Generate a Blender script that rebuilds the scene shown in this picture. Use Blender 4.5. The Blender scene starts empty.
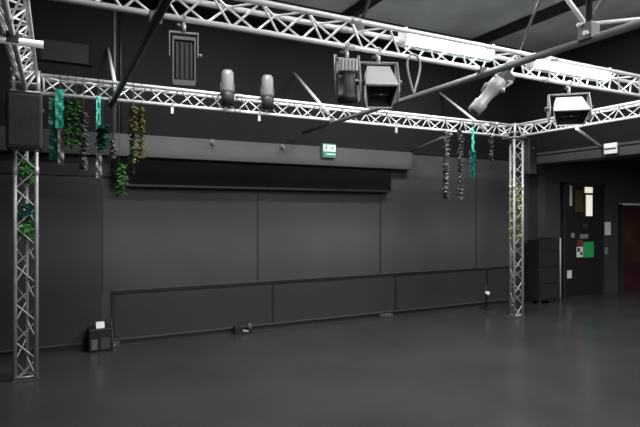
import bpy, math, random
from mathutils import Vector as V, Matrix
random.seed(7)
C = bpy.context.scene.collection
PI = math.pi
YAW, F, CX, CY, EYE = math.radians(27.0), 520.0, 320.0, 213.5, 1.6

# ---------------------------------------------------------------- camera
cam_d = bpy.data.cameras.new('camera'); cam = bpy.data.objects.new('camera', cam_d); C.objects.link(cam)
cam_d.sensor_width = 36.0; cam_d.lens = F / 640.0 * 36.0; cam_d.clip_start = 0.05
cam.location = (0, 0, EYE); cam.rotation_euler = (PI/2, 0, -YAW)
sc = bpy.context.scene; sc.camera = cam
sc.view_settings.view_transform = 'Standard'; sc.view_settings.look = 'None'
sc.view_settings.gamma = 1.0; sc.view_settings.use_curve_mapping = False
sc.view_settings.exposure = 0.0

def ray(px, py):
    f = V((math.sin(YAW), math.cos(YAW), 0)); r = V((math.cos(YAW), -math.sin(YAW), 0))
    return f + r*((px-CX)/F) + V((0, 0, 1))*((CY-py)/F)
def onY(px, py, Y):
    d = ray(px, py); return V((0, 0, EYE)) + d*(Y/d.y)
def onX(px, py, X):
    d = ray(px, py); return V((0, 0, EYE)) + d*(X/d.x)

# ---------------------------------------------------------------- materials
def mat(name, col, rough=0.6, metal=0.0, var=0.12, scale=6.0, emit=None, estr=0.0, bump=0.0, bscale=40, spec=0.5):
    m = bpy.data.materials.new(name); m.use_nodes = True
    nt = m.node_tree; b = nt.nodes['Principled BSDF']
    tc = nt.nodes.new('ShaderNodeTexCoord'); nz = nt.nodes.new('ShaderNodeTexNoise')
    nz.inputs['Scale'].default_value = scale; nz.inputs['Detail'].default_value = 4
    nt.links.new(tc.outputs['Object'], nz.inputs['Vector'])
    rp = nt.nodes.new('ShaderNodeValToRGB')
    a = [max(0, c*(1-var)) for c in col]; z = [min(1, c*(1+var)) for c in col]
    rp.color_ramp.elements[0].position = .3; rp.color_ramp.elements[1].position = .7
    rp.color_ramp.elements[0].color = (*a, 1); rp.color_ramp.elements[1].color = (*z, 1)
    nt.links.new(nz.outputs['Fac'], rp.inputs['Fac']); nt.links.new(rp.outputs['Color'], b.inputs['Base Color'])
    b.inputs['Roughness'].default_value = rough; b.inputs['Metallic'].default_value = metal
    b.inputs['Specular IOR Level'].default_value = spec
    if emit:
        b.inputs['Emission Color'].default_value = (*emit, 1); b.inputs['Emission Strength'].default_value = estr
    if bump:
        n2 = nt.nodes.new('ShaderNodeTexNoise'); n2.inputs['Scale'].default_value = bscale
        nt.links.new(tc.outputs['Object'], n2.inputs['Vector'])
        bp = nt.nodes.new('ShaderNodeBump'); bp.inputs['Strength'].default_value = bump; bp.inputs['Distance'].default_value = .01
        nt.links.new(n2.outputs['Fac'], bp.inputs['Height']); nt.links.new(bp.outputs['Normal'], b.inputs['Normal'])
    return m
M = dict(
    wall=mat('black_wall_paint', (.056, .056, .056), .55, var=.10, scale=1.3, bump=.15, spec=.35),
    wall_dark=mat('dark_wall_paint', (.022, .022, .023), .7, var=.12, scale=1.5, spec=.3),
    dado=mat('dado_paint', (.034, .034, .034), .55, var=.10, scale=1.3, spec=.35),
    ledge=mat('ledge_paint', (.060, .060, .060), .5, var=.12, scale=2.0),
    floor=mat('dark_vinyl_floor', (.035, .035, .036), .24, var=.16, scale=1.2, bump=.03, bscale=90),
    ceil=mat('grey_ceiling_paint', (.62, .64, .64), .8, var=.25, scale=1.0),
    trim=mat('black_trim', (.012, .012, .012), .5),
    rail=mat('worn_grey_trim', (.06, .06, .06), .4),
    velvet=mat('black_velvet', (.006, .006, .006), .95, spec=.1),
    alu=mat('aluminium_tube', (.84, .85, .85), .34, .15, var=.05, scale=14),
    alu_shade=mat('shaded_aluminium_tube', (.34, .345, .345), .42, .2, var=.12, scale=14),  # darker copy of the tube aluminium; the towers' weaker light is in its colour
    can=mat('dull_grey_can', (.15, .15, .15), .45, .1, var=.1, scale=9),
    hood=mat('pale_lamp_hood', (.44, .44, .44), .5, var=.06, scale=9),
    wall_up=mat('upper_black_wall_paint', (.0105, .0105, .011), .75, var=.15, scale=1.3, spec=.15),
    plate=mat('aluminium_plate', (.50, .51, .51), .4, .4, var=.08, scale=10),
    steel=mat('grey_steel_pipe', (.14, .14, .14), .45, .1, var=.15, scale=8),
    blackpipe=mat('black_steel_pipe', (.012, .012, .012), .45),
    black=mat('black_plastic', (.010, .010, .011), .55),
    grille=mat('black_speaker_cloth', (.008, .008, .008), .8, bump=.6, bscale=260),
    grey=mat('grey_lamp_housing', (.27, .27, .27), .45, .1, var=.08, scale=9),
    greyd=mat('dark_lamp_housing', (.05, .05, .052), .5),
    lens=mat('lamp_lens', (.03, .03, .035), .08, spec=.8),
    white=mat('white_card', (.80, .80, .78), .6, var=.03),
    whitep=mat('white_enamel', (.75, .76, .76), .35, var=.03),
    green=mat('green_sign', (.03, .42, .12), .4, var=.05),
    red=mat('dark_red_card', (.18, .02, .035), .6),
    brown=mat('red_brown_door', (.060, .022, .012), .5, var=.3, scale=3),
    maroon=mat('maroon_panel', (.045, .010, .016), .5, var=.25, scale=3),
    teal=mat('teal_foil', (.04, .40, .29), .4, .1, var=.2, scale=20),
    teald=mat('dark_teal_foil', (.01, .075, .06), .35, .3, var=.3, scale=20),
    leaf=mat('green_foil', (.045, .115, .032), .35, .2, var=.35, scale=22),
    leafb=mat('bright_green_foil', (.10, .30, .08), .4, .1, var=.3, scale=22),
    oliveb=mat('bright_olive_foil', (.26, .26, .09), .4, .1, var=.3, scale=22),
    olive=mat('olive_gold_foil', (.125, .12, .04), .35, .3, var=.35, scale=22),
    silver=mat('silver_foil', (.15, .15, .15), .35, .4, var=.4, scale=25),
    string=mat('dark_string', (.03, .03, .03), .8),
    tube=mat('opal_diffuser', (.9, .95, .95), .3, emit=(.88, 1.0, .97), estr=15.0),
    pane=mat('lit_window_pane', (.5, .5, .45), .2, emit=(1.0, .97, .85), estr=.75),
    paned=mat('dim_yellow_pane', (.09, .085, .03), .2),
    exitw=mat('exit_sign_face', (.5, .62, .56), .4, emit=(.62, .88, .76), estr=.42),
    exitg=mat('exit_sign_green', (.04, .16, .11), .4, emit=(.1, .32, .22), estr=.22),
)

# ---------------------------------------------------------------- mesh builder
class MB:
    def __init__(s): s.v = []; s.f = []; s.sm = []
    def box(s, c, d, R=None):
        c = V(c); b = len(s.v)
        for x in (-1, 1):
            for y in (-1, 1):
                for z in (-1, 1):
                    p = V((x*d[0]/2, y*d[1]/2, z*d[2]/2))
                    if R: p = R @ p
                    s.v.append(c+p)
        for q in ((0,1,3,2),(4,6,7,5),(0,4,5,1),(2,3,7,6),(0,2,6,4),(1,5,7,3)):
            s.f.append([b+i for i in q]); s.sm.append(False)
        return s
    def span(s, a, b): # box between two corners
        a, b = V(a), V(b); return s.box((a+b)/2, [abs(x) for x in (b-a)])
    def tube(s, p0, p1, r, n=10, r1=None, cap=True):
        p0, p1 = V(p0), V(p1); r1 = r if r1 is None else r1
        d = (p1-p0).normalized(); u = d.orthogonal().normalized(); w = d.cross(u); b = len(s.v)
        for p, rr in ((p0, r), (p1, r1)):
            for i in range(n):
                a = 2*PI*i/n; s.v.append(p + (u*math.cos(a)+w*math.sin(a))*rr)
        for i in range(n):
            j = (i+1) % n; s.f.append([b+i, b+j, b+n+j, b+n+i]); s.sm.append(True)
        if cap:
            s.f.append([b+i for i in range(n)][::-1]); s.sm.append(False)
            s.f.append([b+n+i for i in range(n)]); s.sm.append(False)
        return s
    def path(s, pts, r, n=8):
        pts = [V(p) for p in pts]; b = len(s.v); u = None
        for k, p in enumerate(pts):
            d = (pts[min(k+1, len(pts)-1)] - pts[max(k-1, 0)]).normalized()
            u = d.orthogonal().normalized() if u is None else (u - d*u.dot(d)).normalized()
            w = d.cross(u)
            for i in range(n):
                a = 2*PI*i/n; s.v.append(p + (u*math.cos(a)+w*math.sin(a))*r)
        for k in range(len(pts)-1):
            for i in range(n):
                j = (i+1) % n; o = b+k*n
                s.f.append([o+i, o+j, o+n+j, o+n+i]); s.sm.append(True)
        for o, rev in ((b, True), (b+(len(pts)-1)*n, False)):
            q = [o+i for i in range(n)]; s.f.append(q[::-1] if rev else q); s.sm.append(False)
        return s
    def lathe(s, prof, base, axis, n=20):   # prof: (distance along axis, radius)
        base = V(base); d = V(axis).normalized(); u = d.orthogonal().normalized(); w = d.cross(u); b = len(s.v)
        for t, r in prof:
            for i in range(n):
                a = 2*PI*i/n; s.v.append(base + d*t + (u*math.cos(a)+w*math.sin(a))*max(r, .0005))
        for k in range(len(prof)-1):
            for i in range(n):
                j = (i+1) % n; o = b+k*n; s.f.append([o+i, o+j, o+n+j, o+n+i]); s.sm.append(True)
        m = len(prof)-1
        s.f.append([b+i for i in range(n)][::-1]); s.sm.append(False)
        s.f.append([b+m*n+i for i in range(n)]); s.sm.append(False)
        return s
    def prism(s, poly, x0, x1, R=None, o=(0,0,0)):   # poly in (y,z), extruded on x
        b = len(s.v); n = len(poly); o = V(o)
        for x in (x0, x1):
            for y, z in poly:
                p = V((x, y, z)); s.v.append(o + (R @ p if R else p))
        for i in range(n):
            j = (i+1) % n; s.f.append([b+i, b+j, b+n+j, b+n+i]); s.sm.append(False)
        s.f.append([b+i for i in range(n)][::-1]); s.sm.append(False); s.f.append([b+n+i for i in range(n)]); s.sm.append(False)
        return s
    def quad(s, a, b, c, d):
        o = len(s.v); s.v += [V(a), V(b), V(c), V(d)]; s.f.append([o, o+1, o+2, o+3]); s.sm.append(False); return s
    def build(s, name, m, parent=None, bevel=0.0, off=None):
        me = bpy.data.meshes.new(name)
        o0 = V(off) if off is not None else (V(parent['_o']) if parent is not None and '_o' in parent else V((0,0,0)))
        me.from_pydata([tuple(p-o0) for p in s.v], [], s.f); me.update()
        me.polygons.foreach_set('use_smooth', s.sm)
        me.materials.append(m if not isinstance(m, str) else M[m])
        o = bpy.data.objects.new(name, me); C.objects.link(o)
        if parent is not None: o.parent = parent
        if off is not None: o.location = off
        if parent is not None and '_o' in parent: SUB[o.name] = parent['_o']
        if bevel:
            md = o.modifiers.new('bevel', 'BEVEL'); md.width = bevel; md.segments = 2; md.limit_method = 'ANGLE'
        return o
SUB = {}
def part(mb, name, m, parent, bevel=0.0, label=None):
    """parent is a thing's Empty or a part of it; coordinates are world ones, moved to the thing's base."""
    root = parent
    while root.parent is not None: root = root.parent
    o0 = V(root.location)
    for i, p in enumerate(mb.v): mb.v[i] = p - o0
    o = mb.build(name, m, parent, bevel)
    if label: o['label'] = label
    return o
def thing(name, label, cat, loc, group=None):
    o = bpy.data.objects.new(name, None); C.objects.link(o); o.empty_display_size = .1
    o.location = loc; o['label'] = label; o['category'] = cat
    if group: o['group'] = group
    return o
def tag(o, label, cat, group=None, kind=None):
    o['label'] = label; o['category'] = cat
    if group: o['group'] = group
    if kind: o['kind'] = kind
    return o
def struct(mb, name, m, bevel=0.0, label=None):
    o = mb.build(name, m, bevel=bevel); o['kind'] = 'structure'
    if label: o['label'] = label
    return o
def copy_tree(o, parent=None):
    c = o.copy(); C.objects.link(c)
    if parent is not None: c.parent = parent
    for ch in list(o.children): copy_tree(ch, c)
    return c

# ---------------------------------------------------------------- the room
XL, XR, YB, YF, ZC = -2.2, 7.33, 6.8, -4.0, 4.35
XF = 11.6
struct(MB().span((XL-.2, YF-.2, -.12), (XF+.2, YB+.3, 0)), 'floor', 'floor')
struct(MB().span((XL-.2, YB, 0), (XF+.2, YB+.2, ZC+.1)), 'wall_back', 'wall')
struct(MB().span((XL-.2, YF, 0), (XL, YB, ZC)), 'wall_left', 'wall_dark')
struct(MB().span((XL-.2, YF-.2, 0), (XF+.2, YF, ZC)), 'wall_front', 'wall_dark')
struct(MB().span((XL, YF, ZC), (XR+.2, YB, ZC+.15)), 'ceiling', 'ceil')
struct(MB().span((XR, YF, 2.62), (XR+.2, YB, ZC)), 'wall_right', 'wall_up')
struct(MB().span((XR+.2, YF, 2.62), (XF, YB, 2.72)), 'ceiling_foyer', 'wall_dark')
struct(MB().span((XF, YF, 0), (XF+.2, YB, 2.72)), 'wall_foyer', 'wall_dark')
# beam edge under the right wall
struct(MB().span((XR-.04, YF, 2.44), (XR+.24, YB, 2.62)), 'beam', 'wall', .006)
struct(MB().span((XR-.07, YF, 2.585), (XR-.04, YB, 2.62)), 'trim_beam', 'rail')
# ceiling joists
for k, y in enumerate((1.6, 6.3)):
    struct(MB().span((XL, y-.08, ZC-.22), (XR, y+.08, ZC)), 'ceiling_joist' if k == 0 else 'ceiling_joist.%03d' % k, 'wall_dark')
for k, x in enumerate((1.2, 3.55, 5.9)):
    struct(MB().span((x-.05, YF, ZC-.12), (x+.05, YB, ZC-.001)), 'ceiling_batten' if k == 0 else 'ceiling_batten.%03d' % k, 'wall_dark')
# ledge across the back wall with the black recess under it
struct(MB().span((.62, YB-.16, 2.29), (5.02, YB, 2.56)), 'ledge', 'ledge', .006)
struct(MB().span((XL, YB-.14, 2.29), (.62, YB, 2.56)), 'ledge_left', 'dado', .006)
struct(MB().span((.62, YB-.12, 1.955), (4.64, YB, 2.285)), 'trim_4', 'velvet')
struct(MB().span((.62, YB-.15, 1.93), (4.64, YB-.0, 1.958)), 'trim_5', 'trim')
struct(MB().span((XL, YB-.03, 2.05), (.62, YB, 2.285)), 'trim_6', 'trim')
# dado rail, baseboard, panel joints
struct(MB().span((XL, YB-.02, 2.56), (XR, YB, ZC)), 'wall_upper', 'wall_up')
struct(MB().span((.62, YB-.012, 0), (XR, YB, .64)), 'wall_dado', 'dado')
struct(MB().span((XL, YB-.014, 0), (.50, YB, 2.05)), 'wall_back_darker', 'dado')  # left end of the back wall, in a darker tone
struct(MB().span((.62, YB-.025, .625), (XR, YB, .655)), 'trim_1', 'trim')
struct(MB().span((.62, YB-.032, .655), (XR, YB, .665)), 'trim_2', 'rail')
struct(MB().span((XL, YB-.03, 0), (XR, YB, .055)), 'baseboard_back', 'trim')
struct(MB().span((XL, YB-.045, .055), (XR, YB, .068)), 'trim_3', 'rail')
n = 10
for x in (.63, 2.72, 4.80, 6.74):
    struct(MB().span((x-.02, YB-.014, .068), (x+.02, YB, .625)), 'trim_%d' % n, 'trim'); n += 1
for x in (.51, 2.50, 4.52, 6.5):
    struct(MB().span((x-.009, YB-.006, .665), (x+.009, YB, 1.93 if x < 4.6 else 2.5)), 'trim_%d' % n, 'trim'); n += 1
for x in (7.95,):
    struct(MB().span((x-.11, YB-.16, 0), (x+.11, YB, 2.62)), 'pillar', 'wall')
# ventilation duct high on the wall, left
a = onY(38, 43, YB-.1); b = onY(92, 62, YB-.1)
t = thing('ventilation_duct', 'dark grey ventilation duct high on the back wall above the left garlands', 'duct', (a.x, YB, 3.45))
part(MB().span((a.x, YB-.07, 3.36), (b.x, YB, 3.6)), 'duct_body', 'wall_dark', t, .008)
part(MB().span((a.x-.01, YB-.078, 3.355), (a.x+.03, YB, 3.605)), 'flange', 'wall_up', t)
part(MB().span((b.x-.03, YB-.078, 3.355), (b.x+.01, YB, 3.605)), 'flange', 'wall_up', t)
# two dark conduits on the wall behind the black pipe
for k, px in enumerate((114.5, 120.5)):
    p = onY(px, 60, YB-.02)
    o = MB().tube((p.x, YB-.022, 2.56), (p.x, YB-.022, ZC), .017).build('conduit', 'steel' if k == 0 else 'blackpipe')
    tag(o, ['thin grey vertical conduit running up the black back wall beside the leftmost wall strut',
            'thin black vertical conduit running up the back wall just right of the grey one'][k], 'pipe', 'wall conduits')

# ---------------------------------------------------------------- truss
S = .18; H = S*math.sqrt(3)/2; RC = .0185; RB = .0075
ZT, ZB = 2.94, 2.94 - S*math.sqrt(3)/2
def tri_truss(root, p0, p1, side, up, pitch=.33, ph=(0, 0, 0), m='alu'):
    """two chords on the 'up' side at +-side*S/2, one on the far side; p0,p1 is the midline between the two top chords"""
    p0, p1 = V(p0), V(p1); d = (p1-p0); L = d.length; d.normalize(); side = V(side); up = V(up)
    offs = [side*(-S/2), side*(S/2), -up*H]
    for o in offs: part(MB().tube(p0+o, p1+o, RC, 14), 'chord', m, root)
    nseg = max(2, int(round(L/(pitch/2)))); st = L/nseg
    for i, j, ph in ((0, 2, ph[0]), (2, 1, ph[1]), (0, 1, ph[2])):
        mb = MB()
        for k in range(nseg):
            a, b = (offs[i], offs[j]) if (k+ph) % 2 == 0 else (offs[j], offs[i])
            q0 = p0+d*(st*k)+a; q1 = p0+d*(st*(k+1))+b
            mb.tube(q0, q1, RB, 8, cap=False)
        part(mb, 'lacing', m, root)
    # coupler collars where the sections join, end frames
    for k in range(1, int(L/2.0)+1):
        if 2.0*k < L-.3:
            for o in offs: part(MB().tube(p0+d*(2.0*k-.04)+o, p0+d*(2.0*k+.04)+o, RC*1.25, 12), 'coupler', 'plate', root)
    for e in (p0+d*.02, p1-d*.02):
        mb = MB()
        for i, j in ((0, 1), (1, 2), (2, 0)): mb.tube(e+offs[i], e+offs[j], RB*1.3, 8)
        part(mb, 'end_frame', m, root)

XA, XZ, YK, YM = -.25, 6.33, 5.8, 3.2
def htruss(name, label, p0, p1, side):
    r = thing(name, label, 'truss', p0, 'lighting rig trusses')
    tri_truss(r, p0, p1, side, (0, 0, 1)); return r
htruss('lighting_truss', 'aluminium lattice truss along the back wall, between the two tower tops', (XA+.13, YK, ZT), (XZ-.13, YK, ZT), (0, 1, 0))
htruss('lighting_truss', 'aluminium lattice truss nearest the viewer, carrying the floodlights and glowing battens', (XA+.11, YM, ZT), (XZ-.11, YM, ZT), (0, 1, 0))
htruss('lighting_truss', 'aluminium lattice truss running forward from the left tower', (XA, YK-.13, ZT), (XA, .3, ZT), (1, 0, 0))
htruss('lighting_truss', 'aluminium lattice truss running forward from the right tower', (XZ, YK-.13, ZT), (XZ, .3, ZT), (1, 0, 0))

def tower(label, x, y, label_flip=1):
    r = thing('truss_tower', label, 'tower', (x, y, 0), 'lighting rig towers')
    # two chords towards the viewer, one behind
    tri_truss(r, (x, y-H/2, .012), (x, y-H/2, 2.75), (1, 0, 0), (0, -1, 0), .36, (1, 1, 0), 'alu_shade')
    part(MB().box((x, y, .006), (.235, .235, .012)), 'base_plate', 'greyd', r, .002)
    mb = MB()
    mb.box((x, y, 2.845), (.25, .25, .012)).box((x, y, 2.765), (.25, .25, .014))
    for sx in (-1, 1):
        for sy in (-1, 1): mb.tube((x+sx*.105, y+sy*.105, 2.76), (x+sx*.105, y+sy*.105, 2.965), RC, 12)
    mb.box((x, y, 2.965), (.25, .25, .012))
    part(mb, 'corner_block', 'plate', r)
    return r
tower('left triangular lattice tower of the aluminium rig, carrying the bigger looking black speaker', XA, YK)
tower('right triangular lattice tower of the aluminium rig, gold tinsel wound round it', XZ, YK)

# longitudinal pipes under the trusses
PZ = ZB - RC - .026
def pipe(name, label, p0, p1, r, m, clamps=(), group=None):
    t = thing(name, label, 'pipe', p0, group)
    part(MB().tube(p0, p1, r, 16), 'tube', m, t)
    for c in clamps:
        c = V(c); mb = MB().box(c+V((0, 0, .02)), (.075, .05, .075)).tube(c+V((.05, 0, .03)), c+V((-.05, 0, .03)), .012, 8)
        part(mb, 'clamp', 'greyd', t, .004)
    return t
pipe('steel_pipe', 'long grey steel pipe running from the back wall forward under the trusses', (3.12, YB-.16, PZ), (3.12, .3, PZ), .026, 'steel',
     [(3.12, YK, PZ), (3.12, YM, PZ)])
pipe('steel_pipe', 'black steel pipe crossing under the trusses at upper left', (.53, YK+.12, PZ), (.53, .9, PZ), .026, 'blackpipe',
     [(.53, YK, PZ), (.53, YM, PZ)])
pipe('steel_pipe', 'short grey pipe from the back wall ledge to the back truss beside the silver garlands', (5.06, YB, 2.58), (5.06, YK-.02, PZ+.002), .02, 'steel')
pipe('steel_pipe', 'short bright aluminium tube clamped crosswise under the left side truss', (-1.0, 3.98, PZ), (-.07, 3.98, PZ), .025, 'alu',
     [(XA, 3.98, PZ)])
pipe('steel_pipe', 'pale tube from the right side truss to the beam beside the white sign', (XZ-.05, 4.69, PZ+.01), (XR-.05, 5.02, 2.60), .018, 'alu')
# three sloping wall struts
for x, lab in ((.57, 'bright sloping strut from back truss to wall, at the left next to the garlands'),
               (3.05, 'bright sloping strut from back truss to wall, at the middle left of the lamps'),
               (5.69, 'bright sloping strut from back truss to wall, nearest the right tower')):
    r = thing('wall_strut', lab, 'strut', (x, YB, 3.6), 'wall struts')
    part(MB().tube((x, YB-.012, 3.6), (x, YK-.05, 2.85), .02, 14), 'tube', 'alu', r)
    part(MB().box((x, YB-.006, 3.6), (.1, .012, .14)), 'wall_plate', 'greyd', r)
    part(MB().box((x, YK+.02, 2.90), (.06, .08, .06)), 'clamp', 'plate', r, .004)
# hanger rods from the viewer-side truss to the ceiling
for (x0, x1), lab in (((2.0, 2.52), 'thin black hanger rod rising from the near truss left of the first glowing batten'),
                      ((3.60, 4.35), 'thin black hanger rod rising from the near truss between the two glowing battens')):
    r = thing('hanger_rod', lab, 'rod', (x0, YM, ZT), 'truss hanger rods')
    part(MB().tube((x0, YM+.09, ZT+RC), (x1, YM+.09, ZC), .012, 10), 'rod', 'blackpipe', r)
    part(MB().box((x0, YM+.09, ZT+RC+.01), (.06, .06, .05)), 'clamp', 'greyd', r, .004)
# pipe joint on the long grey pipe, upper right
J = V((3.12, 2.24, PZ+.05))
t = thing('pipe_joint', 'scaffold joint of crossing tubes on the long grey pipe, at upper right corner', 'scaffold joint', J)
part(MB().box(J, (.09, .10, .11)), 'coupler', 'greyd', t, .006)
part(MB().tube(J+V((.03, 0, 0)), J+V((-.0, .9, 1.45)), .016, 12), 'tube', 'alu', t, label='bright tube sloping up to the ceiling')
part(MB().tube(J+V((.0, .0, .0)), J+V((.0, -.03, 1.5)), .020, 12), 'tube', 'blackpipe', t, label='black upright tube')
part(MB().tube(J+V((.0, .03, .0)), J+V((.5, -.3, 1.1)), .018, 12), 'tube', 'steel', t, label='grey tube sloping up to the right')
part(MB().tube(J+V((-.06, .04, .05)), J+V((1.5, -1.0, .16)), .013, 12), 'tube', 'alu', t, label='thin pale level tube')
part(MB().tube(J+V((-.07, -.02, -.02)), J+V((.07, -.02, -.02)), .016, 10), 'bolt', 'plate', t)

# ---------------------------------------------------------------- fluorescent battens on the near truss
for (x0, x1), lab in (((2.32, 3.22), 'glowing fluorescent batten on the near truss, left of the crossing pipe'),
                      ((3.68, 4.72), 'glowing fluorescent batten on the near truss, right of the crossing pipe')):
    r = thing('batten_light', lab, 'light', ((x0+x1)/2, YM, ZT), 'fluorescent battens')
    y = YM
    part(MB().span((x0, y-.03, ZT-.082), (x1, y+.03, ZT-.068)), 'tray', 'whitep', r, .003)
    part(MB().prism([(y-.034, ZT-.066), (y+.034, ZT-.066), (y+.05, ZT-.02), (y+.045, ZT+.03), (y+.025, ZT+.045), (y-.025, ZT+.045), (y-.045, ZT+.03), (y-.05, ZT-.02)], x0+.02, x1-.02), 'diffuser', 'tube', r)
    for x in (x0+.01, x1-.01):
        part(MB().box((x, y, ZT-.01), (.02, .1, .115)), 'end_cap', 'whitep', r, .003)

# ---------------------------------------------------------------- lamps
def Rz(a): return Matrix.Rotation(a, 3, 'Z')
def Rx(a): return Matrix.Rotation(a, 3, 'X')
def hook(t, p, drop, y=0):
    """hook clamp over the bottom chord at p and the spigot under it"""
    mb = MB()
    pts = [p+V((0, (RC+.008)*math.cos(a), (RC+.008)*math.sin(a))) for a in [math.radians(k) for k in range(-90, 181, 30)]]
    mb.path(pts, .009, 8)
    mb.tube(p+V((0, 0, -.03)), p+V((0, 0, -drop)), .012, 10)
    h = part(mb, 'hook_clamp', 'plate', t)
    part(MB().tube(p+V((-.05, 0, -.045)), p+V((-.015, 0, -.045)), .012, 8), 'wing_nut', 'greyd', h)
def flood(label, px, w, rot, drop=.10, k=1.0):
    p = onY(px, 60, YM); p.z = ZB; t = thing('floodlight', label, 'lamp', p, 'lamps on the near truss')
    hook(t, p, drop)
    R = Rz(rot); o = p+V((0, 0, -drop-.02))
    # rows across the lamp: rear bottom, rear, ridge, flaring lip, bottom edge of the opening
    rows = [(.05, -.295, .40), (.12, -.20, .42), (.11, -.04, .42), (.0, 0, .42), (-.135, -.165, .60), (-.035, -.315, .46)]
    rows = [(a*k, b*k, c*w) for a, b, c in rows]
    mb = MB(); n = len(rows)
    for a, b, c in rows: mb.v += [o+R@V((-c, a, b)), o+R@V((c, a, b))]
    for q in range(n-2): mb.f.append([2*q, 2*q+1, 2*q+3, 2*q+2])
    mb.f.append([2*(n-1), 2*(n-1)+1, 1, 0]); mb.f.append([2*q for q in range(n)][::-1]); mb.f.append([2*q+1 for q in range(n)])
    # rolled lip and the recess behind it
    a0, b0, c0 = rows[4]; a1, b1, c1 = rows[5]
    inn = [V((-c0*.94, a0+.012*k, b0-.010*k)), V((c0*.94, a0+.012*k, b0-.010*k)), V((c1*.92, a1+.006, b1+.012)), V((-c1*.92, a1+.006, b1+.012))]
    out = [8, 9, 11, 10]; m0 = len(mb.v); mb.v += [o+R@p_ for p_ in inn]
    for q in range(4): mb.f.append([out[q], out[(q+1) % 4], m0+(q+1) % 4, m0+q])
    mb.sm = [False]*len(mb.f)
    part(mb, 'housing', 'hood', t)
    dp = V((0, .06*k, .035*k)); rb = MB(); sc_ = .72
    ce = (inn[0]+inn[1]+inn[2]+inn[3])/4
    bk = [ce+(q-ce)*sc_+dp for q in inn]; rb.v = [o+R@q for q in inn+bk]
    rb.f = [[0, 1, 5, 4], [1, 2, 6, 5], [2, 3, 7, 6], [3, 0, 4, 7], [4, 5, 6, 7]]; rb.sm = [False]*5
    rf = part(rb, 'reflector', 'black', t)
    part(MB().tube(o+R@(ce+dp*.6+V((-.3*w, 0, 0))), o+R@(ce+dp*.6+V((.3*w, 0, 0))), .008, 10), 'lamp_tube', 'lens', rf)
    mb = MB()
    for sd in (-1, 1):
        x0, x1 = sd*(w*.5+.035), sd*(w*.5+.045)
        mb.prism([(.0, .035), (.05, .035), (.075, -.10*k), (.075, -.20*k), (.03, -.26*k), (-.03, -.26*k), (-.07, -.20*k), (-.06, -.10*k)], min(x0, x1), max(x0, x1), R, o)
    mb.box(o+R@V((0, .025, .03)), (w+.09, .04, .010), R)
    y = part(mb, 'yoke', 'grey', t, .002)
    for sd in (-1, 1): part(MB().tube(o+R@V((sd*(w*.42), .01, -.12*k)), o+R@V((sd*(w*.5+.075), .01, -.12*k)), .02, 14), 'knob', 'greyd', y)
    return t
flood('big grey floodlight with sloping hood, above the middle of the back truss', 378.5, .20, math.radians(-22), .085, 1.0)
flood('wide grey floodlight with round yoke knob, right of the right tower top', 569, .26, math.radians(-40), .10, .85)

# small fresnel pointing straight down, left of the big floodlight
p = onY(347, 50, YM); p.z = ZB
t = thing('fresnel_lamp', 'small dark lamp with grey cap hanging beside the big floodlight', 'lamp', p, 'lamps on the near truss')
hook(t, p, .09); R = Rz(math.radians(-20)); o = p+V((0, 0, -.09))
part(MB().box(o+V((0, 0, -.055)), (.135, .12, .085), R), 'rear_housing', 'hood', t, .01)
mb = MB()
for k in range(5): mb.box(o+R@V((-.05+.025*k, 0, -.055)), (.006, .13, .07), R)
part(mb, 'cooling_fins', 'greyd', t)
part(MB().lathe([(0, .055), (.05, .062), (.15, .062), (.155, .07), (.21, .07), (.212, .055)], o+V((0, 0, -.098)), (0, 0, -1), 20), 'barrel', 'black', t)
part(MB().lathe([(0, .05), (.008, .04), (.012, .01)], o+V((0, 0, -.31)), (0, 0, -1), 20), 'lens', 'lens', t)
part(MB().tube(o+R@V((-.085, 0, .03)), o+R@V((-.085, 0, -.26)), .008, 10).tube(o+R@V((.085, 0, .03)), o+R@V((.085, 0, -.14)), .008, 10).tube(o+R@V((-.085, 0, 0)), o+R@V((.085, 0, 0)), .009, 10), 'yoke', 'steel', t)

# profile spot, tilted down to the left
p = onY(499, 76, YM); p.z = ZB
t = thing('profile_spotlight', 'grey tilted spotlight hanging over the right end of the back truss', 'lamp', p, 'lamps on the near truss')
hook(t, p, .09)
ax = V((-.62, .25, -.78)).normalized(); o = p+V((.02, 0, -.06))
part(MB().lathe([(0, .045), (.01, .062), (.10, .066), (.13, .058), (.17, .05), (.25, .046), (.26, .058), (.36, .058), (.365, .045)], o, ax, 22), 'barrel', 'grey', t)
part(MB().lathe([(0, .044), (.006, .02)], o+ax*.365, ax, 20), 'lens', 'lens', t)
part(MB().box(o-ax*.02+V((.02, 0, .0)), (.12, .11, .10), V((0, 0, 1)).rotation_difference(-ax).to_matrix()), 'lamp_house', 'greyd', t, .008)
q = o+ax*.13
part(MB().tube(p+V((0, 0, -.07)), p+V((.075, -.075, -.09)), .009).tube(p+V((.075, -.075, -.09)), q+V((.05, -.06, 0)), .009)
     .tube(p+V((0, 0, -.07)), p+V((-.075, .075, -.09)), .009).tube(p+V((-.075, .075, -.09)), q+V((-.05, .06, 0)), .009), 'yoke', 'grey', t)
part(MB().tube(q+V((.045, -.055, 0)), q+V((.07, -.085, 0)), .02, 14), 'knob', 'plate', t)

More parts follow.
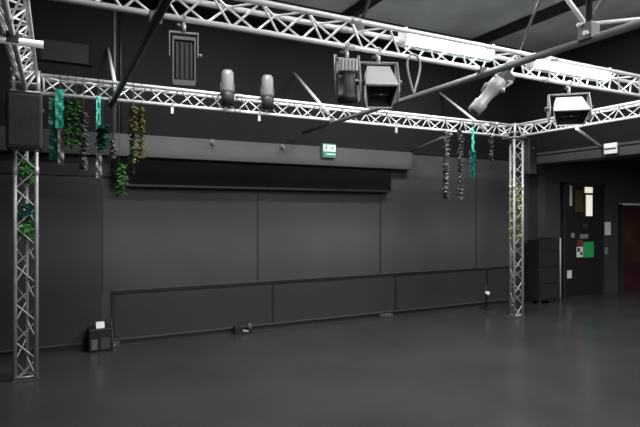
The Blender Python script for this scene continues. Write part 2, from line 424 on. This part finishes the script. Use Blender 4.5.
# box lamp in a frame, hanging from the left half of the near truss
p = onY(184, 24, YM); p.z = ZB
t = thing('framed_lamp', 'dark louvred box lamp in a grey frame, hanging left of the small cans', 'lamp', p, 'lamps on the near truss')
hook(t, p, .075); R = Rz(math.radians(-10)); o = p+V((0, 0, -.09))
w, h = .128, .27
part(MB().box(o+R@V((0, .05, -.03-h/2)), (w-.012, .09, h-.02), R), 'housing', 'black', t, .004)
mb = MB()
for k in range(4): mb.box(o+R@V((-.042+.028*k, -.002, -.03-h/2)), (.008, .02, h-.05), R)
part(mb, 'louvre', 'greyd', t)
mb = MB()
for s in (-1, 1): mb.box(o+R@V((s*w/2, 0, -.03-h/2)), (.010, .03, h+.02), R)
mb.box(o+R@V((0, 0, -.03)), (w, .03, .022), R).box(o+R@V((0, 0, -.03-h)), (w, .03, .034), R)
part(mb, 'frame', 'steel', t, .002)
mb = MB().box(o+R@V((0, .02, .012)), (w+.05, .025, .010), R)
for s in (-1, 1): mb.box(o+R@V((s*(w/2+.02), .02, -.06)), (.006, .025, .15), R)
y = part(mb, 'yoke', 'grey', t)
part(MB().tube(o+R@V((w/2+.02, .02, -.125)), o+R@V((w/2+.045, .02, -.125)), .014, 12), 'knob', 'greyd', y)

# two small cans on the back truss
def par(px, label):
    p = onY(px, 95, YK-S/2-.075); p.z = ZT+.01
    t = thing('par_can', label, 'lamp', p, 'small cans on the back truss')
    part(MB().lathe([(0, .066), (.02, .070), (.19, .070), (.225, .064), (.245, .048), (.25, .02)], p, (0, 0, 1), 24), 'can', 'can', t)
    part(MB().lathe([(0, .056), (.002, .070), (.05, .072), (.15, .072), (.152, .06)], p+V((0, 0, .005)), (0, 0, -1), 24), 'hood', 'black', t)
    mb = MB()
    for s in (-1, 1): mb.tube(p+V((s*.078, 0, .10)), p+V((s*.078, .0, -.02)), .006, 8).tube(p+V((s*.078, 0, .10)), p+V((s*.058, 0, .10)), .01, 8)
    mb.tube(p+V((-.078, 0, -.02)), p+V((-.078, .05, -.02)), .006).tube(p+V((.078, 0, -.02)), p+V((.078, .05, -.02)), .006).tube(p+V((-.078, .05, -.02)), p+V((.078, .05, -.02)), .006)
    part(mb, 'yoke', 'greyd', t)
    part(MB().box(p+V((0, .065, -.03)), (.04, .04, .07)), 'clamp', 'black', t, .004)
par(227.5, 'grey lamp can standing on the back truss, the left one of the pair')
par(267.5, 'grey lamp can standing on the back truss, the right one of the pair')

# empty clamps under the back truss
for px, lab in ((172, 'small empty clamp under the back truss below the louvred lamp'),
                (259, 'small empty clamp under the back truss below the lamp cans'),
                (396, 'small empty clamp under the back truss below the big floodlight')):
    p = onY(px, 112, YK); p.z = ZB
    t = thing('pipe_clamp', lab, 'clamp', p, 'empty clamps under the back truss')
    part(MB().path([p+V((0, (RC+.007)*math.cos(a), (RC+.007)*math.sin(a))) for a in [math.radians(k) for k in range(-90, 181, 30)]], .008), 'hook', 'plate', t)
    part(MB().box(p+V((0, 0, -.06)), (.03, .03, .07)), 'spigot', 'plate', t, .003)
# cable loop
p = onY(412, 62, YM); p.z = ZB
pts = [p+V((.05*math.sin(a)+.02*math.sin(2*a), -.022, -.13+.15*math.cos(a))) for a in [2*PI*k/22 for k in range(23)]]
o = MB().path(pts, .008).build('cable_loop', 'grey'); tag(o, 'grey loop of cable hanging from the near truss right of the big floodlight', 'cable')

# ---------------------------------------------------------------- speakers on the towers
def speaker(label, c, rot, w=.34, d=.30, h=.54, attach=None):
    t = thing('loudspeaker', label, 'speaker', (c[0], c[1], c[2]-h/2), 'speakers on the towers'); c = V(c); R = Rz(rot)
    poly = [(-d/2, -h/2), (d/2, -h/2), (d/2, h/2), (-d/2, h/2)]
    part(MB().prism(poly, -w/2, w/2, R, c), 'cabinet', 'black', t, .015)
    part(MB().box(c+R@V((0, -d/2-.006, 0)), (w-.04, .014, h-.05), R), 'grille', 'grille', t, .006)
    part(MB().tube(c+R@V((-w/2-.012, 0, .12)), c+R@V((w/2+.012, 0, .12)), .02, 12).box(c+R@V((0, d/2+.01, .12)), (.1, .03, .1), R), 'bracket', 'greyd', t)
    return t
cL = onY(24.5, 122.5, 5.47)
speaker('black box loudspeaker hiding the top of the left tower', (cL.x, 5.49, cL.z), math.radians(2), .29, .26, .50)
cR = onY(527.5, 157, 5.74)
speaker('black box loudspeaker on the right side of the right tower', (cR.x, cR.y, cR.z), math.radians(-82), .20, .20, .56)

# ---------------------------------------------------------------- tinsel garlands
def garland_mesh(top, length, width, n, curl=0.0, droop=.0, flat=False):
    mb = MB(); top = V(top)
    for k in range(n):
        z = -length*(k+random.random())/n; a = random.uniform(0, 2*PI)
        w = width*random.uniform(.5, 1.0); u = V((math.cos(a), math.sin(a)*.7, random.uniform(-.9, .2)))
        c = top+V((random.uniform(-1, 1)*width*.12, 0, z)); t = V((-math.sin(a), math.cos(a), .3)).normalized()*width*.14
        e = c+u*w*.5
        mb.quad(c-t*.6, c+t*.6, e+t, e-t)
    return mb
def strip_mesh(top, length, width):
    """broad crinkled foil ribbon, slowly twisting"""
    mb = MB(); top = V(top); n = max(10, int(length/.018)); prev = None; a = random.uniform(-.4, .4)
    for k in range(n+1):
        a += random.uniform(-.15, .15); a *= .9; z = -length*k/n; w = width*(.5+random.uniform(-.05, .05))
        d = V((math.cos(a), math.sin(a), 0)); cr = V((0, .004*math.sin(k*.9), 0))
        p = (top+V((0, 0, z))-d*w+cr, top+V((0, 0, z))+cr*-1.4, top+V((0, 0, z))+d*w+cr)
        if prev: mb.quad(prev[0], prev[1], p[1], p[0]); mb.quad(prev[1], prev[2], p[2], p[1])
        prev = p
    return mb
def garland(px, y0, y1, wpx, m, label, kind='leaf', Y=None, start=None):
    Y = Y or YK-.10
    a, b = onY(px, y0, Y), onY(px, y1, Y); L = a.z-b.z; w = wpx*(a.y*1.02)/F
    t = thing('tinsel_garland', label, 'garland', (a.x, Y, b.z), 'garlands on the rig')
    zt = ZT if Y > YK-.2 else a.z
    part(MB().path([(a.x, YK-S/2, ZT+RC+.002), (a.x, YK-S/2-RC-.002, ZT+.008), (a.x, min(Y, YK-S/2-RC-.004), min(a.z, ZT-.02)), (a.x, Y, min(a.z, ZT-.02)-.03), (a.x+.002, Y, b.z)], .003, 6), 'string', 'string', t)
    if kind == 'leaf': part(garland_mesh((a.x, Y, a.z), L, w, int(420*max(L, .15))), 'tinsel', m, t)
    else: part(strip_mesh((a.x, Y, a.z), L, w), 'ribbon', m, t)
    return t
Yg = YK-.115
garland(59.5, 89, 128, 7, 'teal', 'bright teal foil ribbon, the leftmost and widest one hanging from the truss', 'strip', Yg)
garland(61, 126, 165, 5, 'silver', 'thin silver strip hanging below the leftmost teal ribbon', 'strip', Yg+.02)
garland(54, 98, 160, 8, 'teald', 'dark teal foil strip just left of the widest teal ribbon', 'strip', Yg+.05)
garland(68, 100, 144, 11, 'leaf', 'green leafy tinsel right of the widest teal ribbon, the left one of two', 'leaf', Yg)
garland(76, 100, 143, 11, 'leaf', 'green leafy tinsel left of the first silver garland, the right one of two', 'leaf', Yg)
garland(83.5, 112, 172, 10, 'silver', 'silver grey garland between the green tinsel and the narrow teal ribbon', 'leaf', Yg)
garland(98.5, 96, 130, 4.2, 'teal', 'narrow bright teal ribbon, second teal one from the left tower', 'strip', Yg)
garland(103, 124, 146, 14, 'teald', 'short dark teal tuft of tinsel at the end of the narrow teal ribbon', 'leaf', Yg)
garland(99, 130, 178, 5, 'silver', 'thin silver strip hanging below the narrow teal ribbon', 'strip', Yg+.03)
garland(113, 138, 158, 9, 'silver', 'short silver tuft hanging between the teal ribbon and the olive garlands', 'leaf', Yg)
garland(119.5, 160, 192, 15, 'leaf', 'broad green leafy bunch hanging lowest among the left garlands', 'leaf', Yg)
garland(133, 106, 160, 10, 'olive', 'olive gold tinsel garland, the brighter left one of the olive pair', 'leaf', Yg)
garland(141, 106, 158, 9, 'olive', 'olive gold tinsel garland, the rightmost garland of the left half', 'leaf', Yg+.06)
garland(133.5, 160, 174, 3.5, 'silver', 'short silver tail below the olive gold tinsel', 'leaf', Yg+.03)
garland(473, 127, 152, 3.6, 'teal', 'bright teal ribbon hanging near the right tower', 'strip', Yg)
garland(472.5, 150, 178, 10, 'teald', 'dull teal strips below the bright ribbon near the right tower', 'strip', Yg+.03)
garland(446, 130, 198, 11, 'silver', 'grey silver garland, the leftmost one at the right end of the truss', 'leaf', Yg)
garland(460.5, 130, 199, 11, 'silver', 'grey silver garland between the leftmost grey one and the teal ribbon', 'leaf', Yg)
garland(491, 134, 160, 9, 'silver', 'short grey garland between the teal ribbon and the right tower', 'leaf', Yg)
def wrap(x, y, z0, z1, m, n, label, turns, r=.055, amp=.065):
    t = thing('tinsel_garland', label, 'garland', (x, y, z0), 'garlands on the rig')
    mb = MB(); sp = []
    for k in range(60):
        a = turns*2*PI*k/59; sp.append(V((x+r*math.cos(a), y-.02+r*.95*math.sin(a), z0+(z1-z0)*k/59)))
    part(MB().path(sp, .004, 6), 'string', 'string', t)
    for k in range(n):
        c = random.choice(sp); a = random.uniform(0, 2*PI); b = random.uniform(-.8, .8)
        u = V((math.cos(a)*math.cos(b), math.sin(a)*math.cos(b), math.sin(b)))*amp*random.uniform(.5, 1)
        tt = u.orthogonal().normalized()*.007; mb.quad(c-tt, c+tt, c+u+tt, c+u-tt)
    part(mb, 'tinsel', m, t)
z = lambda py, Y: onY(25, py, Y).z
wrap(XA, YK, z(181, 5.72), z(160, 5.72), 'leafb', 420, 'green tinsel wound round the left tower just below the speaker', 1.5)
wrap(XA, YK, z(222, 5.72), z(206, 5.72), 'teald', 300, 'dark teal tinsel wound round the left tower at eye height', 1.3)
wrap(XA, YK, z(237, 5.72), z(222, 5.72), 'leafb', 380, 'green tinsel wound round the left tower below the dark teal one', 1.3)
z2 = lambda py: onY(516, py, 5.75).z
wrap(XZ, YK, z2(243), z2(182), 'oliveb', 520, 'olive gold tinsel wound round the right tower', 6.5, .045, .075)

# ---------------------------------------------------------------- signs
p = onY(328, 151, YB-.16)
t = thing('exit_sign', 'small lit green and white exit sign on the back wall ledge', 'sign', (p.x, YB-.16, p.z-.1))
part(MB().box((p.x, YB-.182, p.z), (.215, .044, .20)), 'case', 'exitg', t, .006)
part(MB().box((p.x, YB-.206, p.z+.035), (.20, .006, .095)), 'face', 'exitw', t)
f = YB-.2105
mb = MB()                                                     # running figure and arrow
mb.tube((p.x-.055, f+.002, p.z+.068), (p.x-.055, f-.001, p.z+.068), .009, 12)
R_ = lambda a: Matrix.Rotation(math.radians(a), 3, 'Y')
mb.box((p.x-.058, f, p.z+.043), (.016, .003, .036), R_(15)).box((p.x-.046, f, p.z+.018), (.008, .003, .034), R_(-35)).box((p.x-.072, f, p.z+.018), (.008, .003, .036), R_(40)).box((p.x-.042, f, p.z+.048), (.028, .003, .007), R_(25))
mb.box((p.x+.03, f, p.z+.038), (.06, .003, .010)).box((p.x+.054, f, p.z+.047), (.03, .003, .009), R_(40)).box((p.x+.054, f, p.z+.029), (.03, .003, .009), R_(-40))
part(mb, 'pictogram', 'exitg', t)
part(MB().box((p.x+.02, YB-.206, p.z-.05), (.15, .006, .016)), 'strip', 'exitw', t)
p = onX(612, 148.5, XR-.06)
t = thing('wall_sign', 'small white sign with a dark line on the beam at the right', 'sign', (XR-.07, p.y, p.z-.08))
part(MB().box((XR-.085, p.y, p.z), (.03, .20, .155)), 'board', 'white', t, .004)
part(MB().box((XR-.102, p.y, p.z-.004), (.006, .18, .022)), 'line', 'greyd', t)
# little brackets on the ledge
for px, lab in ((212, 'tiny metal bracket on the wall ledge below the left lamp can'),
                (282, 'tiny metal bracket on the wall ledge left of the exit sign')):
    p = onY(px, 147, YB-.16)
    t = thing('metal_bracket', lab, 'bracket', (p.x, YB-.16, 2.5), 'ledge brackets')
    part(MB().box((p.x, YB-.166, 2.53), (.05, .012, .06)).box((p.x, YB-.20, 2.51), (.03, .07, .012)), 'plate', 'steel', t)
    part(MB().tube((p.x, YB-.225, 2.504), (p.x, YB-.225, 2.47), .014, 12), 'socket', 'steel', t)

# ---------------------------------------------------------------- foyer end, right of the right tower
Yd = YB-.01
a = onY(563, 294, Yd); b = onY(600, 180, Yd)
x0, x1 = a.x, b.x; zt = 2.14
d1 = struct(MB().span((x0, YB-.05, 0), (x1, YB, zt)), 'door_1', 'trim', .004, 'black door with narrow window panes and notices')
part(MB().span((x0-.06, YB-.07, 0), (x0, YB, zt+.06)), 'door_frame', 'wall_dark', d1)
part(MB().span((x1, YB-.07, 0), (x1+.06, YB, zt+.06)), 'door_frame', 'wall_dark', d1)
part(MB().span((x0-.06, YB-.07, zt), (x1+.06, YB, zt+.06)), 'door_frame', 'wall_dark', d1)
def rect(px0, py0, px1, py1, y0, y1):
    A, B = onY(px0, py0, y0), onY(px1, py1, y0); return MB().span((A.x, y1, B.z), (B.x, y0, A.z))
part(rect(584.8, 187, 592.5, 193, YB-.055, YB-.06), 'window_pane', 'pane', d1)
part(rect(586, 195, 592.2, 216, YB-.055, YB-.06), 'window_pane', 'pane', d1)
part(rect(575, 190, 583, 212, YB-.055, YB-.06), 'window_pane', 'paned', d1)
part(rect(569.5, 185, 571.8, 206, YB-.055, YB-.062), 'edge_strip', 'whitep', d1)
A = onY(560.3, 238, YB-.12); B = onY(560.3, 295, YB-.12)
t = thing('vertical_rail', 'long thin bright vertical rail at the left edge of the black door', 'rail', (A.x, YB-.12, B.z))
part(MB().tube((A.x, YB-.12, 0), (A.x, YB-.12, A.z), .013, 12), 'bar', 'whitep', t)
for zz in (.12, A.z-.06): part(MB().tube((A.x, YB-.12, zz), (A.x, YB, zz), .009, 10), 'standoff', 'greyd', t)
def notice(px0, py0, px1, py1, m, label, kind='notice', y0=YB-.05, deco=None):
    A, B = onY(px0, py0, y0), onY(px1, py1, y0)
    t = thing(kind, label, 'notice', (A.x, y0, B.z), 'notices by the black door')
    part(MB().span((A.x, y0-.006, B.z), (B.x, y0, A.z)), 'sheet', m, t)
    if deco:
        for (u0, v0, u1, v1, mm) in deco:
            part(MB().span((A.x+(B.x-A.x)*u0, y0-.009, A.z+(B.z-A.z)*v0), (A.x+(B.x-A.x)*u1, y0-.006, A.z+(B.z-A.z)*v1)), 'print', mm, t)
notice(583, 242, 593.5, 257, 'green', 'bright green notice in the middle of the black door', 'green_sign')
notice(576.5, 247, 582.6, 257, 'white', 'white notice with dark print just left of the green one', 'paper_notice', deco=[(.1, .1, .5, .45, 'greyd'), (.55, .5, .9, .8, 'greyd')])
notice(577, 240, 582.6, 246.4, 'red', 'small dark red notice above the white one left of the green sign', 'paper_notice')
notice(571, 233, 574.5, 237.5, 'grey', 'small grey card at the left above the green notice', 'paper_notice')
notice(580, 234.2, 588, 238.3, 'grey', 'narrow grey card just above the green notice', 'paper_notice')
notice(601.5, 222, 610.5, 235, 'white', 'white paper sheet on the wall right of the black door', 'paper_notice', YB)
notice(602, 247.5, 607.5, 254, 'grey', 'small grey card on the wall below the white paper sheet', 'paper_notice', YB)
notice(567, 270.5, 571.5, 278, 'white', 'small white card low on the left of the black door', 'paper_notice')
notice(583, 223.5, 587, 228, 'greyd', 'small dark plate between window and green notice on the black door', 'paper_notice')
# red brown doorway at the right edge of the picture
a = onY(620, 290, YB); x0 = a.x; x1 = x0+1.5; zt = onY(630, 207, YB).z
d2 = struct(MB().span((x0, YB-.04, 0), (x1, YB, zt)), 'door_2', 'brown', 0, 'dark red brown door at the right edge')
part(MB().span((x0+.0, YB-.055, .0), (x1, YB-.04, onY(630, 262, YB).z)), 'lower_panel', 'maroon', d2)
part(MB().span((x0, YB-.055, onY(630, 222, YB).z), (x1, YB-.04, zt)), 'upper_panel', 'maroon', d2)
part(MB().span((x0-.07, YB-.07, 0), (x0, YB, zt+.05)), 'door_frame', 'wall_dark', d2)
part(MB().span((x0-.07, YB-.07, zt), (x1, YB, zt+.035)), 'door_frame', 'wall_dark', d2)
A = onY(622.5, 203, YB-.08)
o = MB().span((A.x, YB-.09, zt+.036), (x1, YB, zt+.075)).build('light_strip', 'white'); tag(o, 'thin white strip over the red brown door', 'strip')
# black rack beside the door
A = onY(533, 240, YB-.3); B = onY(553, 240, YB-.3)
t = thing('equipment_rack', 'tall black equipment rack standing right of the right tower', 'rack', ((A.x+B.x)/2, YB-.25, 0))
zt = A.z
part(MB().span((A.x, YB-.44, .06), (B.x, YB-.17, zt)), 'case', 'black', t, .01)
for k in range(4): part(MB().box(((A.x+B.x)/2, YB-.444, .22+.28*k), (B.x-A.x-.08, .012, .24)), 'panel', 'grille', t, .003)
for sx in (A.x+.05, B.x-.05):
    for sy in (YB-.40, YB-.21): part(MB().tube((sx-.015, sy, .03), (sx+.015, sy, .03), .03, 14), 'caster', 'greyd', t)
part(MB().box((A.x+.3, YB-.3, zt+.025), (.14, .12, .05)), 'top_box', 'greyd', t)

# ---------------------------------------------------------------- small things along the back wall
A, B = onY(88.5, 347, 6.55), onY(112, 329, 6.55)
t = thing('floor_box', 'small black box with a white label standing at the foot of the left wall', 'box', ((A.x+B.x)/2, 6.55, 0))
h = onY(100, 328.5, 6.55).z
part(MB().span((A.x, 6.52, 0), (B.x, 6.76, h)), 'case', 'black', t, .012)
part(MB().span((A.x+.03, 6.512, .03), (A.x+.09, 6.522, h*.55)), 'socket', 'steel', t)
part(MB().span((A.x+.13, 6.512, .03), (B.x-.03, 6.522, h*.6)), 'panel', 'greyd', t)
q0, q1 = onY(96, 323, 6.6), onY(104.3, 328.6, 6.6)
part(MB().prism([(6.56, h), (6.66, h), (6.66, h+.06), (6.60, h+.06)], q0.x, q1.x), 'label_card', 'white', t)
part(MB().path([(B.x-.06, 6.7, h-.02), (B.x-.03, 6.72, h+.08), (B.x, 6.74, h+.10), (B.x+.03, 6.73, 0.03), (B.x+.08, 6.7, .012)], .007), 'cable', 'greyd', t)
p = onY(116, 341, 6.66)
t = thing('plug_box', 'tiny dark plug box beside the labelled box at the left wall', 'plug', (p.x, 6.68, 0))
part(MB().box((p.x, 6.68, .03), (.08, .07, .06)), 'body', 'greyd', t, .006)
part(MB().tube((p.x-.02, 6.646, .03), (p.x-.02, 6.64, .03), .012, 12), 'socket', 'grey', t)
p = onY(241, 329, 6.62)
t = thing('plug_box', 'small dark box with a grey plug at the wall foot below the left lamp can', 'plug', (p.x, 6.65, 0))
part(MB().box((p.x-.04, 6.66, .05), (.09, .09, .10)), 'body', 'black', t, .006)
part(MB().tube((p.x+.02, 6.62, .04), (p.x+.10, 6.6, .03), .022, 12, .014), 'plug', 'grey', t)
part(MB().tube((p.x+.14, 6.68, 0), (p.x+.14, 6.68, .12), .03, 14), 'post', 'greyd', t)
p = onY(386, 316, 6.68)
t = thing('cable_strip', 'flat grey socket strip lying at the wall foot below the floodlights', 'socket strip', (p.x, 6.68, 0))
part(MB().box((p.x, 6.68, .025), (.24, .06, .05)), 'body', 'rail', t, .006)
for k in range(3): part(MB().tube((p.x-.08+.07*k, 6.66, .05), (p.x-.08+.07*k, 6.66, .055), .018, 12), 'socket', 'grey', t)
p = onY(486.5, 293, 6.5)
t = thing('floor_lamp', 'small dark stand with a white round lamp left of the right tower foot', 'lamp', (p.x, 6.5, 0))
part(MB().box((p.x+.02, 6.52, .012), (.16, .16, .024)), 'base', 'black', t, .006)
part(MB().tube((p.x+.02, 6.53, .02), (p.x+.02, 6.53, p.z+.12), .018, 12), 'post', 'black', t)
part(MB().lathe([(0, .015), (.01, .03), (.05, .033), (.08, .02)], (p.x, 6.44, p.z), (0, 1, 0), 18), 'head', 'white', t)

# ---------------------------------------------------------------- light
def area(name, loc, size, sy, energy, rot=(0, 0, 0), col=(1, 1, 1)):
    l = bpy.data.lights.new(name, 'AREA'); l.shape = 'RECTANGLE'; l.size = size; l.size_y = sy; l.energy = energy; l.color = col
    o = bpy.data.objects.new(name, l); C.objects.link(o); o.location = loc; o.rotation_euler = rot; return o
area('ceiling_light', (4.2, 1.3, 4.2), 1.4, .6, 230)
area('ceiling_light', (.9, 1.4, 4.2), 1.4, .6, 70)
area('ceiling_light', (1.6, 4.55, 4.2), 1.6, .5, 125)
area('ceiling_light', (4.7, 4.55, 4.2), 1.6, .5, 170)
area('front_fill_light', (2.6, -2.6, 3.9), 2.4, .8, 160, (math.radians(62), 0, math.radians(-8)))  # unseen fill added behind the camera to brighten the front faces
area('foyer_fill_light', (9.2, 3.6, 2.58), 1.2, .5, 62)  # unseen fill added under the foyer ceiling to lift the dark right end
w = bpy.data.worlds.new('world'); sc.world = w; w.use_nodes = True
w.node_tree.nodes['Background'].inputs['Color'].default_value = (.02, .02, .02, 1)
for o in bpy.data.objects:
    if '_o' in o: del o['_o']
try: sc.cycles.use_denoising = True
except Exception: pass
